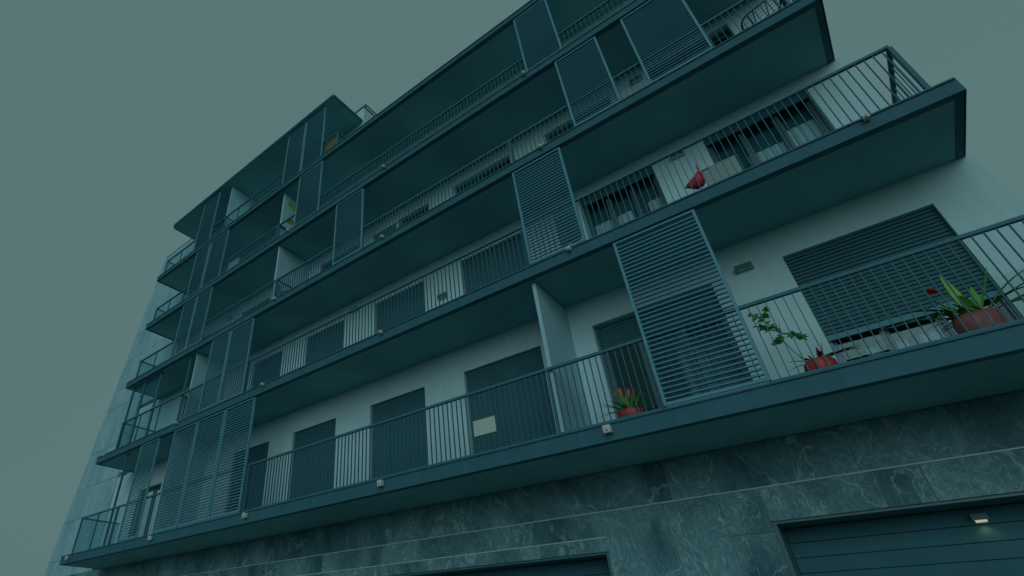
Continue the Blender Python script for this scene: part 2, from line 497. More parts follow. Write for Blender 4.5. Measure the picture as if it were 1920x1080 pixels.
# ---- stone cladding, every panel a piece
def panel(x00, x01, x10, x11, z0, z1, mat, proud=0.0):
    """quad panel: bottom x00..x01, top x10..x11"""
    g = 0.0022 if mat is MARBLE else 0.008
    return MB().prism([(x00 + g, z0 + g), (x01 - g, z0 + g), (x11 - g, z1 - g), (x10 + g, z1 - g)], YW - 0.03 - proud, YW + 0.004).build('stone_panel', mat, B)
zl = [2.56, 3.19, 4.68, 5.93, 7.45, 9.35, 10.30, 11.80, 13.20, 14.35, 15.9, 17.60]
bk = MB()
bk.prism([(clad_end(GZ) + 0.03, GZ), (-22.45, GZ), (-22.45, 17.61), (clad_end(17.61) + 0.03, 17.61)], YW + 0.006, YI)
bk.build('backing_wall', GROUT, B)
for a, b in zip(zl[:-1], zl[1:]):
    r = -22.45
    mids = [-24.0] if a >= 9 else [-24.3]
    xs0 = [clad_end(a)] + mids + [r]; xs1 = [clad_end(b)] + mids + [r]
    if b > 16: xs0 = [clad_end(a), r]; xs1 = [clad_end(b), r]
    for q in range(len(xs0) - 1):
        panel(xs0[q], xs0[q + 1], xs1[q], xs1[q + 1], a, b, STONE, random.uniform(0, 0.004))
# stone continues behind the upper balconies
bk2 = MB().box(-22.45, -20.4, YW + 0.006, YI, SLAB[3][0] + 0.0, 17.61).build('backing_wall', GROUT, B)
for a, b in zip(zl[5:-1], zl[6:]):
    panel(-22.45, -20.4, -22.45, -20.4, max(a, 9.35), b, STONE, random.uniform(0, 0.004))
# base in dark marble
DX0, DX1, DZ = -11.3, -3.55, 1.36         # dark shop opening
GX0, GX1, GZT = -1.24, 2.50, 1.50          # garage
bb = MB()
bb.box(-22.45, DX0, YW + 0.006, YI, GZ, 2.57)
bb.box(DX0, DX1, YW + 0.006, YI, DZ, 2.57)
bb.box(DX1, GX0, YW + 0.006, YI, GZ, 2.57)
bb.box(GX0, GX1, YW + 0.006, YI, GZT, 2.57)
bb.box(GX1, 2.84, YW + 0.006, YI, GZ, 2.57)
bb.box(2.54, 2.84, YI, YB, GZ, 2.57)
bb.build('backing_wall', GROUT, B)
def cuts(x0, x1, step, off):
    xs = [x0]; x = x0 + off
    while x < x1 - 0.35:
        xs.append(x); x += step
    return xs + [x1]
def prow(x0, x1, z0, z1, step, off):
    xs = cuts(x0, x1, step, off)
    for a, b in zip(xs[:-1], xs[1:]): panel(a, b, a, b, z0, z1, MARBLE, random.uniform(0, 0.003))
for xa, xb, zz in ((clad_end(1.95) + 0.02, 2.84, 1.9475), (-22.45, DX1, 1.5675)):
    MB().box(xa, xb, YW - 0.036, YW + 0.004, zz - 0.0075, zz + 0.0075).build('joint_glint', JOINT_GLINT, B)  # added pale strips draw the light caught on the groove's lower lip
prow(clad_end(1.9), -22.45, 1.97, 2.56, 2.4, 2.0)
prow(-22.45, 2.84, 1.955, 2.56, 2.35, 1.25)
prow(-22.45, DX1, 1.575, 1.94, 2.35, 0.55)
prow(DX0, DX1, DZ + 0.002, 1.56, 1.9, 0.9)
prow(-22.45, DX0, 0.6, 1.56, 2.35, 1.25)
prow(-22.45, DX0, -0.4, 0.6, 2.35, 0.55)
prow(-22.45, DX0, GZ, -0.4, 2.35, 1.25)
prow(clad_end(0.9), -22.45, 0.6, 1.955, 2.4, 2.2)
prow(clad_end(-0.5), -22.45, GZ, 0.6, 2.4, 2.0)
for z0, z1 in ((GZ, -0.4), (-0.4, 0.6), (0.6, 1.94)): panel(DX1, -1.78, DX1, -1.78, z0, z1, MARBLE, 0.001)
panel(-1.78, GX0, -1.78, GX0, 1.38, 1.94, MARBLE, 0.002)
panel(-1.78, GX0, -1.78, GX0, 0.1, 1.38, MARBLE, 0.0)
panel(-1.78, GX0, -1.78, GX0, GZ, 0.1, MARBLE, 0.002)
prow(GX0, 2.84, GZT + 0.002, 1.94, 2.2, 1.75)
for z0, z1 in ((GZ, 0), (0, GZT)): panel(GX1, 2.84, GX1, 2.84, z0, z1, MARBLE)
# garage door and the dark shop roller door
def sectional(name, x0, x1, zt, pitch, y, mat, trim):
    f = MB()
    f.box(x0, x0 + 0.05, YW - 0.005, y, GZ, zt); f.box(x1 - 0.05, x1, YW - 0.005, y, GZ, zt); f.box(x0 + 0.05, x1 - 0.05, YW - 0.005, y, zt - 0.03, zt)
    f.box(x0, x1, y + 0.06, y + 0.08, GZ, zt)
    d = f.build(name, trim, B)
    z = zt - 0.04
    while z - pitch > GZ:
        m = MB()
        m.prism([(x0 + 0.055, z - pitch + 0.009), (x1 - 0.055, z - pitch + 0.009), (x1 - 0.055, z), (x0 + 0.055, z)], y, y + 0.04)
        m.build('door_panel', mat, d)
        z -= pitch
    return d
sectional('garage_door', GX0, GX1, GZT, 0.185, YW + 0.46, GARAGE, FRAME)
sectional('roller_door', DX0, DX1, DZ, 0.22, YW + 0.40, GARAGE, FRAME)

# ---- windows
SLATBOX = unit_box('slat', SHUT)
def curtain_or_sky_sheet(x0, x1, y, z0, z1, win, amp=0.025, per=0.13, mat=None):  # real curtains, and pale sheets imitating sky in the panes
    c = MB(); n = max(8, int((x1 - x0) / 0.011)); i = 0
    for q in range(n + 1):
        x = x0 + (x1 - x0) * q / n
        yy = y + amp * math.sin(2 * math.pi * (x / per + 0.15 * math.sin(x * 5)))
        c.v += [(x, yy, z0), (x, yy, z1)]
        if q: c.f.append((2 * q - 2, 2 * q, 2 * q + 1, 2 * q - 1))
    c.smooth = True
    o = c.build('curtain_or_sky_sheet', mat or CURT_SKY, win)
    return o
def shutter_slats(x0, x1, z0, z1, y, win, pitch=0.062, fill=0.92, tilt=-4):
    z = z1 - pitch / 2
    while z - pitch / 2 > z0 - 0.001:
        s = piece('slat', SLATBOX, win, ((x0 + x1) / 2, y, z), (x1 - x0, 0.018, pitch * fill))
        s.rotation_euler = (math.radians(tilt), 0, 0)
        z -= pitch
def glazing(x0, x1, z0, z1, y, win, ns, frame_mat):
    """sliding sashes, each pane a piece"""
    wd = (x1 - x0) / ns
    for q in range(ns):
        yy = y + (0.05 if q % 2 else 0.0)
        a, b = x0 + q * wd + 0.001, x0 + (q + 1) * wd - 0.001
        fr = MB()
        fr.box(a, a + 0.05, yy, yy + 0.045, z0, z1); fr.box(b - 0.05, b, yy, yy + 0.045, z0, z1)
        fr.box(a + 0.05, b - 0.05, yy, yy + 0.045, z0, z0 + 0.07); fr.box(a + 0.05, b - 0.05, yy, yy + 0.045, z1 - 0.06, z1)
        fr.build('sash', frame_mat, win)
        MB().box(a + 0.051, b - 0.051, yy + 0.018, yy + 0.026, z0 + 0.071, z1 - 0.061).build('pane', GLASS, win)
for n in WIN:
    z0 = SLAB[n][0]
    for x0, x1, h, kd in WIN[n]:
        f = MB()
        yb = YW + 0.085
        f.box(x0 + 0.001, x0 + 0.04, yb + 0.03, YI - 0.03, z0, h); f.box(x1 - 0.04, x1 - 0.001, yb + 0.03, YI - 0.03, z0, h)
        f.box(x0 + 0.04, x1 - 0.04, yb + 0.03, YI - 0.03, h - 0.04, h - 0.001)
        wn = f.build('window', FRAME if kd != 'half' else FRAME_L, B)
        ix0, ix1, iz1 = x0 + 0.041, x1 - 0.041, h - 0.041
        yg = YW + 0.17
        if kd == 'slats':
            shutter_slats(x0 + 0.012, x1 - 0.012, z0 + 0.02, h - 0.01, yb, wn)
            MB().box(ix0, ix1, yg, yg + 0.02, z0, iz1).build('backing_board', FRAME, wn)
        elif kd == 'sheet':
            s = MB(); z = z0; p = 0.062
            while z < h - p:
                s.box(x0 + 0.012, x1 - 0.012, yb - 0.009, yb + 0.009, z + 0.012, z + p)
                s.box(x0 + 0.012, x1 - 0.012, yb - 0.002, yb + 0.004, z, z + 0.012)
                z += p
            s.build('shutter', SHUT, wn)
        elif kd == 'door':
            shutter_slats(x0 + 0.045, x1 - 0.045, h - 0.52, h - 0.045, yb + 0.065, wn)
            glazing(ix0, ix1, z0, h - 0.05, yg, wn, 3, FRAME)
            curtain_or_sky_sheet(x0 + 1.15, x1 - 0.1, YI + 0.45, z0 + 0.02, h - 0.3, wn, 0.05, 0.24, CURT_D)
        elif kd == 'half':
            shutter_slats(x0 + 0.012, x1 - 0.012, 3.86, h - 0.01, yb, wn, fill=0.80, tilt=-9)
            MB().box(x0 + 0.012, x1 - 0.012, yb - 0.014, yb + 0.014, 3.775, 3.855).build('bottom_rail', SCREEN, wn)
            glazing(ix0, ix1, z0, 4.2, yg, wn, 3, FRAME_L)
            for ca, cb in ((0.66, 0.82), (0.89, 1.12), (1.25, 1.66), (1.76, 2.08)): curtain_or_sky_sheet(ca, cb, YI + 0.04, z0 + 0.02, 3.63, wn, 0.016, 0.12, CURT_D)
        elif kd in ('low1', 'low2'):  # pale sheets here stand in for sky reflected in the lower panes
            MB().box(x0 + 0.012, x1 - 0.012, yb - 0.01, yb + 0.012, h - 0.20, h - 0.01).build('shutter', SHUT, wn)
            glazing(ix0, ix1, z0, iz1, yg, wn, 3, FRAME)
            MB().box(ix0, ix1, YI + 0.08, YI + 0.09, z0 + 0.02, iz1).build('room_shade_sheet', ROOM_SHADE, wn)  # added dark sheet, sets how dim the room looks through the glass
            if kd == 'low1':
                curtain_or_sky_sheet(x0 + 0.08, x0 + 0.88, YI + 0.03, z0 + 0.02, 7.72, wn, 0.012)
                curtain_or_sky_sheet(x0 + 1.22, x1 - 0.05, YI + 0.03, z0 + 0.02, 7.73, wn, 0.012)
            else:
                curtain_or_sky_sheet(x0 + 0.52, x0 + 1.09, YI + 0.03, z0 + 0.02, 7.72, wn, 0.012)
                curtain_or_sky_sheet(x0 + 1.17, x1 - 0.04, YI + 0.03, z0 + 0.02, 7.90, wn, 0.012)
        else:
            glazing(ix0, ix1, z0, iz1, yg, wn, 2, FRAME)
            if n in (3, 4): MB().box(ix0, ix1, YI + 0.08, YI + 0.09, z0 + 0.02, iz1).build('room_shade_sheet', ROOM_SHADE, wn)  # same added sheet of room darkness on these floors
            if n == 1: curtain_or_sky_sheet(x0 + 0.9, x1 - 0.06, YI + 0.03, z0 + 0.02, iz1, wn)

# ---- partitions between the flats
for n, x, y0 in ((1, -16.05, 8.16), (1, -3.38, 8.13), (2, -15.78, 8.16), (3, -11.75, 8.10), (4, -11.97, 8.16), (5, -15.92, 8.16)):
    top = SOF[n] - 0.03 if n < 5 else ROOFZ - 0.002
    MB().box(x - 0.035, x + 0.035, y0, YW - 0.002, SLAB[n][0] + 0.012, top - 0.026).build('partition', FIN, B)

# ---- railings
RAIL = {1: 4.03, 2: 7.20, 3: 9.75, 4: 12.20, 5: 14.88}
YR = 8.09
BAR = unit_box('baluster', BARS)
far = MB()
def bar(x, y, za, zb, rail, near, turned=False):
    sx, sy = (0.014, 0.014) if turned else (0.011, 0.029)
    if near: piece('baluster', BAR, rail, (x, y, (za + zb) / 2), (sx, sy, zb - za))
    else: far.box(x - sx / 2, x + sx / 2, y - sy / 2, y + sy / 2, za, zb)
def railing(n, x0, x1, bars, glass, posts, near_from=None, end=None, start=None, returns=()):
    z0, zr = SLAB[n][0], RAIL[n]
    r = MB()
    r.box(x0, x1, YR - 0.027, YR + 0.027, zr - 0.045, zr)
    for a, b in bars: r.box(a, b, YR - 0.019, YR + 0.019, z0 + 0.055, z0 + 0.085)
    for p in posts: r.box(p - 0.02, p + 0.02, YR - 0.024, YR + 0.024, z0 + 0.0125, zr - 0.045)
    for ex in (end, start):
        if ex is None: continue
        r.box(ex - 0.027, ex + 0.027, YR + 0.027, YW - 0.002, zr - 0.045, zr)
        r.box(ex - 0.024, ex + 0.024, YR - 0.024, YR + 0.024, z0 + 0.0125, zr - 0.045)
        r.box(ex - 0.018, ex + 0.018, YR + 0.025, YW - 0.002, z0 + 0.055, z0 + 0.085)
    for ex in returns:
        r.box(ex - 0.025, ex + 0.025, YR + 0.027, YW - 0.002, zr - 0.042, zr - 0.004)
        r.box(ex - 0.02, ex + 0.02, YR - 0.024, YR + 0.024, z0 + 0.0125, zr - 0.045)
    ro = r.build('railing', BARS, B)
    for a, b in bars:
        x = b - 0.06
        while x > a + 0.03:
            bar(x, YR, z0 + 0.085, zr - 0.045, ro, near_from is not None and x > near_from)
            x -= 0.1052
    if end is not None:
        y = YR + 0.11
        while y < YW - 0.05:
            bar(end, y, z0 + 0.085, zr - 0.045, ro, near_from is not None, True)
            y += 0.15
    for a, b in glass:
        nn = max(1, round((b - a) / 1.15)); wd = (b - a) / nn
        for q in range(nn):
            if q: MB().box(a + q * wd - 0.008, a + q * wd + 0.008, YR - 0.02, YR + 0.02, z0 + 0.0125, zr - 0.046).build('post', BARS, ro)
            MB().box(a + q * wd + 0.012, a + (q + 1) * wd - 0.012, YR - 0.006, YR + 0.006, z0 + 0.05, zr - 0.046).build('pane', GLASS_B, ro)
    if start is not None:
        MB().box(start - 0.006, start + 0.006, YR + 0.03, YW - 0.02, z0 + 0.09, zr - 0.046).build('pane', GLASS_B, ro)
    return ro
railing(1, -21.3, 2.56, [(-11.65, 2.53)], [(-21.27, -16.1)], [-18.6, -11.7, -3.42], -11.7, end=2.56, start=-21.27)
railing(2, -20.15, 2.56, [(-15.7, 2.53)], [(-20.12, -16.1)], [-12.45, -3.36], -11.6, end=2.56, start=-20.12)
railing(3, -20.15, 2.12, [(-17.3, 2.09)], [(-20.12, -17.6)], [-17.6, -3.27], end=2.12, start=-20.12, returns=(-11.6,))
railing(4, -20.05, 2.12, [(-17.3, -12.0), (-11.0, 2.09)], [(-20.0, -17.85)], [-17.85, -11.0], end=2.12, start=-20.02, returns=(-12.0, -11.9))
railing(5, -20.35, -9.22, [(-14.0, -9.25)], [(-20.3, -17.85), (-15.75, -14.0)], [-17.85, -14.0], end=-9.22, start=-20.32, returns=(-15.78,))
fo = far.build('baluster', BARS, B)
fo['kind'] = 'stuff'
fo['label'] = 'many thin balusters of the upper balcony railings'
# tall posts and glass windbreak at the left end
z2 = SLAB[2][0]
wb = MB().box(-20.13, -18.15, YR + 0.04, YR + 0.08, SOF[2] - 0.07, SOF[2] - 0.028).build('windbreak', BARS, B)
for x, wv in ((-20.16, 0.03), (-19.28, 0.05), (-18.1, 0.05)):
    MB().box(x - wv, x + wv, YR + 0.03, YR + 0.09, z2 + 0.0125, SOF[2] - 0.028).build('post', BARS, wb)
MB().box(-16.155, -16.085, YR + 0.03, YR + 0.09, z2 + 0.0125, SOF[2] - 0.028).build('post', BARS, B)
MB().box(-19.14, -19.08, YR + 0.03, YR + 0.09, SLAB[1][0] + 0.0125, SOF[1] - 0.028).build('post', BARS, B)
for a, b in ((-20.12, -19.34), (-19.22, -18.16)):
    MB().box(a, b, YR + 0.055, YR + 0.065, z2 + 0.05, SOF[2] - 0.072).build('pane', GLASS_B, wb)

# ---- sliding louvred screens
SCR = {1: [(-17.88, -16.70), (-15.80, -14.52), (-14.48, -13.10), (-13.05, -11.72), (-1.78, -0.47)],
       2: [(-14.62, -13.60), (-13.56, -12.39), (-3.31, -2.20)],
       3: [(-17.36, -16.42), (-16.40, -15.43), (-8.94, -7.82), (-1.80, -0.83), (-0.28, 0.84)],
       4: [(-17.36, -16.38), (-16.29, -15.13), (-10.94, -9.78), (-2.46, -1.54)],
       5: [(-17.76, -16.58), (-11.97, -10.97), (-10.93, -9.88)]}
LOUV = unit_box('louvre', SCREEN)
farl = MB()
for n in SCR:
    zb = SLAB[n][0] + 0.06
    zt = (SLAB[n + 1][0] - SLAB[n + 1][1] - 0.012) if n < 5 else ROOFZ - 0.03
    for x0, x1 in SCR[n]:
        y0, y1 = YF + 0.025, YF + 0.075
        fr = MB()
        fr.box(x0, x0 + 0.04, y0, y1, zb, zt); fr.box(x1 - 0.04, x1, y0, y1, zb, zt)
        fr.box(x0 + 0.04, x1 - 0.04, y0, y1, zb, zb + 0.045); fr.box(x0 + 0.04, x1 - 0.04, y0, y1, zt - 0.04, zt)
        fr.box(x0 + 0.02, x1 - 0.02, y0 + 0.015, y1 - 0.015, zb - 0.047, zb)
        so = fr.build('louvred_screen', SCREENF, B)
        z = zb + 0.045 + 0.055
        pit = 0.0755
        while z < zt - 0.07:
            if n <= 2:
                l = piece('louvre', LOUV, so, ((x0 + x1) / 2, (y0 + y1) / 2, z), (x1 - x0 - 0.08, 0.038 if n == 1 else 0.030, 0.023 if n == 1 else 0.020))
                l.rotation_euler = (math.radians(random.uniform(-1.5, 1.5)), 0, 0)
            else:
                dd = 0.013 if n == 3 else 0.018
                farl.box(x0 + 0.04, x1 - 0.04, y0 + 0.025 - dd, y0 + 0.025 + dd, z - 0.008, z + 0.008)
            z += pit
fl = farl.build('louvre', SCREEN, B)
fl['kind'] = 'stuff'
fl['label'] = 'thin louvres of the upper floor screens'

# ------------------------------------------------------------------ small fittings on the building
SPG = 'white drain spouts along the balcony edges'
where = {-21.08: 'at the far left corner', -20.6: 'at the far left corner', -15.65: 'by the left louvred screens', -11.32: 'near the left row of shuttered windows',
         -7.05: 'below the middle railing', -2.55: 'right of the middle of the edge', 1.84: 'near the right end'}
floors = {1: 'lowest', 2: 'second', 3: 'third', 4: 'fourth'}
for n, xs in ((1, (-21.08, -15.65, -11.32, -7.05, -2.60)), (2, (-20.6, -15.65, -11.32, -7.05, -2.50, 1.84)), (3, (-11.32, -7.0, -2.55)), (4, (-11.1, -6.95, -2.5))):
    for x in xs:
        kx = min(where, key=lambda q: abs(q - x))
        zc = SLAB[n][0] - (0.10 if n == 1 else 0.035)
        o = thing('drain_spout', 'small white drain spout on the %s balcony edge, %s' % (floors[n], where[kx]), 'drain spout', (x, YF - 0.001, zc), SPG)
        s = MB(); sz = 0.054 if n == 1 else 0.036
        s.box(x - sz, x + sz, YF - 0.10, YF - 0.024, zc - sz, zc + sz)
        s.build('outlet', SPOUT, o)
        p = MB(); p.tube([(x, YF - 0.10, zc), (x, YF - 0.125, zc - 0.012)], 0.022, 10); p.build('nozzle', SPOUT, o)
LG = 'wall lamps above the balconies'
for x, z, lab in ((-0.24, 5.32, 'dark rectangular wall lamp between the slatted screen and the half shuttered window'),
                  (-0.43, 8.22, 'dark wall lamp above the red bag on the second balcony'),
                  (-9.40, 8.30, 'dark wall lamp on the second balcony wall, between two closed shutters left of the middle'),
                  (-6.30, 7.42, 'dark low wall lamp just above the second balcony edge between dark windows'),
                  (-16.22, 10.76, 'dark wall lamp behind the third balcony railing, right of the left mesh screens'),
                  (-0.55, 10.82, 'dark wall lamp between the two right screens of the third balcony')):
    o = thing('wall_lamp', lab, 'wall lamp', (x, YW - 0.001, z), LG)
    h = MB()
    h.box(x - 0.13, x + 0.13, YW - 0.10, YW - 0.088, z - 0.045, z + 0.05)
    h.box(x - 0.13, x + 0.13, YW - 0.088, YW - 0.001, z + 0.038, z + 0.05)
    h.box(x - 0.13, x - 0.118, YW - 0.088, YW - 0.001, z - 0.045, z + 0.038); h.box(x + 0.118, x + 0.13, YW - 0.088, YW - 0.001, z - 0.045, z + 0.038)
    h.build('housing', LAMP, o)
    MB().box(x - 0.117, x + 0.117, YW - 0.087, YW - 0.002, z - 0.030, z - 0.018).build('diffuser', LAMPG, o)
# the lit lamp over the garage door
gx, gy, gz = 0.80, YW + 0.455, 1.33
o = thing('wall_lamp', 'small lit lamp glowing warm on the grey garage door', 'wall lamp', (gx, gy, gz))
h = MB(); h.box(gx - 0.075, gx + 0.075, gy - 0.10, gy - 0.001, gz, gz + 0.055); h.box(gx - 0.075, gx + 0.075, gy - 0.10, gy - 0.09, gz - 0.012, gz)
h.build('housing', LAMP, o)
MB().box(gx - 0.050, gx + 0.050, gy - 0.080, gy - 0.002, gz - 0.03, gz - 0.002).build('diffuser', LIT, o)
pl = bpy.data.lights.new('lamp_glow', 'SPOT'); pl.energy = 0.5; pl.color = (1.0, 0.62, 0.2); pl.spot_size = math.radians(120); pl.shadow_soft_size = 0.04
po = bpy.data.objects.new('lamp_glow', pl); COL.objects.link(po); po.parent = o; po.location = (0, -0.05, -0.05)

# blank board tied to the railing
o = thing('board', 'blank pale rectangular board fixed to the lowest balcony railing', 'sign', (-4.74, YR - 0.03, 3.32))
MB().prism([(-4.97, 3.19), (-4.52, 3.19), (-4.52, 3.47), (-4.97, 3.47)], YR - 0.032, YR - 0.024).build('panel', SIGN, o)
ti = MB()
for x in (-4.93, -4.56): ti.box(x - 0.004, x + 0.004, YR - 0.036, YR + 0.02, 3.44, 3.45)
ti.build('tie', FRAME, o)

# ------------------------------------------------------------------ plants and belongings
def leaf(parent, base, az, rise, length, droop, width, mat, seg=9, tipw=0.02, name='leaf', twist=0.0, peak=0.4):
    base = Vector(base)
    h = Vector((math.cos(az), math.sin(az), 0))
    pts, ws = [], []
    for k in range(seg + 1):
        t = k / seg
        p = base + h * (length * t * math.cos(rise)) + Vector((0, 0, length * (math.sin(rise) * t - droop * t * t)))
        pts.append(p)
        a = t / peak if t < peak else (1 - t) / (1 - peak)
        ws.append(width * (0.25 + 0.75 * (math.sin(a * math.pi / 2))) if t < peak else width * max(tipw, math.sin(a * math.pi / 2) ** 0.8))
    side = Vector((-h.y, h.x, math.sin(twist))).normalized()
    m = MB().ribbon(pts, ws, side)
    return m.build(name, mat, parent)
Z1 = SLAB[1][0] + 0.013
PG = 'potted plants on the lowest balcony'
# long red-brown planter with strap leaves and a red flower
px, py = 1.585, 8.30
o = thing('potted_plant', 'wide red-brown planter of long green strap leaves and one red flower by the window', 'potted plant', (px, py, Z1), PG)
MB().lathe((px, py, Z1), [(0.13, 0), (0.16, 0.02), (0.195, 0.10), (0.215, 0.20), (0.212, 0.27), (0.195, 0.315), (0.17, 0.33), (0.16, 0.30)], 32, 1.0, 0.66, 0.78).build('pot', TERRA2, o)
MB().lathe((px, py, Z1 + 0.295), [(0.16, 0), (0.14, 0.012), (0.02, 0.02)], 20, 1.0, 0.6, 0.7).build('soil', SOIL, o)
zt = Z1 + 0.31
rnd = random.Random(3)
# a few leaves as the photograph shows them: (dx, azimuth deg, rise deg, length, droop, width)
for dx, az, ri, ln, dr, wd in ((0.00, 100, 80, 0.50, 0.02, 0.032), (0.05, 20, 62, 0.56, 0.10, 0.030), (-0.04, 175, 62, 0.46, 0.06, 0.026), (-0.02, 190, 40, 0.60, 0.42, 0.020),
                               (0.08, 5, 38, 0.62, 0.28, 0.026), (0.10, -5, 22, 0.66, 0.22, 0.026), (0.08, 350, 48, 0.60, 0.30, 0.022), (-0.08, 200, 58, 0.40, 0.85, 0.026),
                               (-0.05, 235, 62, 0.36, 0.95, 0.026), (0.03, 250, 58, 0.30, 0.35, 0.034), (0.12, 15, 30, 0.55, 0.45, 0.024), (-0.06, 170, 30, 0.52, 0.18, 0.018),
                               (0.06, 60, 70, 0.42, 0.20, 0.026), (-0.03, 130, 66, 0.38, 0.25, 0.024), (0.10, 330, 40, 0.50, 0.55, 0.022), (-0.10, 210, 45, 0.42, 0.65, 0.018)):
    leaf(o, (px + dx, py + rnd.uniform(-0.04, 0.04), zt), math.radians(az), math.radians(ri), ln * 1.34, dr, wd * 1.4, LEAF if rnd.random() < 0.8 else LEAF_D)
for q in range(46):      # bushy filler of finer leaves behind
    a = rnd.uniform(0, 6.28)
    leaf(o, (px + rnd.uniform(-0.14, 0.12), py + rnd.uniform(-0.03, 0.06), zt), math.pi - 0.5 + rnd.uniform(-0.8, 1.6), math.radians(rnd.uniform(15, 65)), rnd.uniform(0.2, 0.46), rnd.uniform(0.1, 0.6), rnd.uniform(0.010, 0.018), LEAF_D if q % 3 else LEAF_Y, 6)
fx, fy, fz = 1.385, 8.26, 3.535
MB().tube([(px - 0.03, py, zt), (px - 0.06, py - 0.02, zt + 0.18), (px - 0.10, py - 0.03, fz - 0.03), (fx + 0.03, fy, fz - 0.02)], 0.006, 6).build('flower_stem', STEM, o)
fl_ = MB()
for q in range(34):
    a = rnd.uniform(0, 6.28); e = rnd.uniform(-0.5, 1.3)
    d = Vector((math.cos(a) * math.cos(e), math.sin(a) * math.cos(e), math.sin(e)))
    s = d.cross(Vector((0.3, 0.2, 1))).normalized()
    r0 = rnd.uniform(0.036, 0.058)
    c = Vector((fx, fy, fz))
    fl_.ribbon([c, c + d * r0 * 0.6, c + d * r0 + Vector((0, 0, -0.004))], [0.004, 0.014, 0.017], s, 0.4)
fl_.smooth = True
fl_.build('flower', REDF, o)
# round red pot with burgundy leaves and a tall climbing stem
px, py = 0.075, 8.30
o = thing('potted_plant', 'round red pot with burgundy leaves and a tall leafy green shoot, beside the slatted screen', 'potted plant', (px, py, Z1), PG)
MB().lathe((px, py, Z1), [(0.10, 0), (0.135, 0.015), (0.172, 0.09), (0.182, 0.155), (0.172, 0.215), (0.145, 0.25), (0.13, 0.255), (0.125, 0.24)], 28).build('pot', TERRA, o)
MB().lathe((px, py, Z1 + 0.235), [(0.125, 0), (0.02, 0.012)], 16).build('soil', SOIL, o)
zt = Z1 + 0.245
for az, ri, ln, dr, wd in ((170, 55, 0.24, 0.35, 0.012), (185, 35, 0.25, 0.35, 0.012), (200, 60, 0.20, 0.7, 0.012), (160, 20, 0.24, 0.3, 0.010), (60, 78, 0.17, 0.0, 0.022), (10, 74, 0.20, 0.0, 0.026),
                           (350, 45, 0.26, 0.7, 0.018), (-10, 25, 0.34, 0.42, 0.026), (5, 30, 0.38, 0.35, 0.024), (330, 40, 0.26, 0.9, 0.020), (120, 65, 0.17, 0.2, 0.016), (215, 50, 0.22, 0.95, 0.016), (300, 60, 0.2, 0.6, 0.02)):
    leaf(o, (px + 0.05 * math.cos(math.radians(az)), py + 0.03 * math.sin(math.radians(az)), zt), math.radians(az), math.radians(ri), ln * 1.35, dr, wd * 1.3, LEAF_R, 7)
def P(x, z, y=8.24): return Vector((x, y, z))
stem = [P(px - 0.09, zt, py), P(-0.11, 3.25), P(-0.16, 3.42), P(-0.155, 3.56)]
br = [[P(-0.155, 3.50), P(-0.20, 3.64), P(-0.27, 3.78), P(-0.33, 3.86), P(-0.38, 3.95)], [P(-0.155, 3.54), P(-0.06, 3.50), P(0.00, 3.45), P(0.04, 3.41)], [P(-0.27, 3.78), P(-0.23, 3.88), P(-0.19, 3.95)],
      [P(-0.155, 3.56), P(-0.13, 3.68), P(-0.10, 3.76)], [P(-0.20, 3.64), P(-0.30, 3.68), P(-0.36, 3.74)], [P(-0.155, 3.52), P(-0.22, 3.46), P(-0.25, 3.42)]]
sm = MB(); sm.tube(stem, 0.006, 6, 0.004)
for b in br: sm.tube(b, 0.005, 5, 0.002)
sm.build('stem', STEM, o)
lf = MB()
for bi, b in enumerate(br):
    if bi == 3: continue
    for q in range(40):
        t = rnd.uniform(0.15, 1.0) * (len(b) - 1); i0 = min(int(t), len(b) - 2)
        p = b[i0].lerp(b[i0 + 1], t - i0)
        a = rnd.uniform(0, 6.28); e = rnd.uniform(-0.5, 0.9); ln = rnd.uniform(0.05, 0.085)
        d = Vector((math.cos(a) * math.cos(e), math.sin(a) * math.cos(e), math.sin(e)))
        lf.ribbon([p, p + d * ln * 0.5, p + d * ln + Vector((0, 0, -0.01))], [0.003, 0.019, 0.002], d.cross(Vector((0.1, 0.3, 1))).normalized(), 0.3)
lf.build('foliage', LEAF, o)['kind'] = 'stuff'
# low red bowl with orange tipped leaves
px, py = -2.33, 8.28
o = thing('potted_plant', 'low red bowl of spiky green leaves with orange tips, left of the slatted screen', 'potted plant', (px, py, Z1), PG)
MB().lathe((px, py, Z1), [(0.10, 0), (0.14, 0.015), (0.19, 0.10), (0.20, 0.17), (0.19, 0.195), (0.17, 0.195), (0.165, 0.17)], 28).build('pot', TERRA, o)
MB().lathe((px, py, Z1 + 0.17), [(0.165, 0), (0.02, 0.012)], 16).build('soil', SOIL, o)
zt = Z1 + 0.18
for q in range(46):
    az = q * 2.399; ri = math.radians(rnd.uniform(18, 78)); ln = rnd.uniform(0.30, 0.50)
    mt = LEAF if q % 3 else (LEAF_D if q % 2 else LEAF_Y)
    leaf(o, (px + 0.10 * math.cos(az) * rnd.random(), py + 0.08 * math.sin(az) * rnd.random(), zt), az, ri, ln, rnd.uniform(0.1, 0.6), rnd.uniform(0.013, 0.020), mt, 7)
for dx, dz, az, ri in ((-0.14, 0.30, 150, 68), (-0.06, 0.27, 100, 85), (0.05, 0.23, 60, 80), (0.10, 0.22, 20, 70), (0.22, 0.17, 10, 50)):
    MB().tube([(px + dx * 0.4, py - 0.03, zt), (px + dx, py - 0.04, zt + dz)], 0.006, 5).build('flower_stem', STEM, o)
    for j in range(3): leaf(o, (px + dx, py - 0.04, zt + dz - 0.02), math.radians(az + 25 * (j - 1)), math.radians(ri + 5 * (j - 1)), 0.17, 0.02, 0.020, LEAF_O, 6, name='bract')
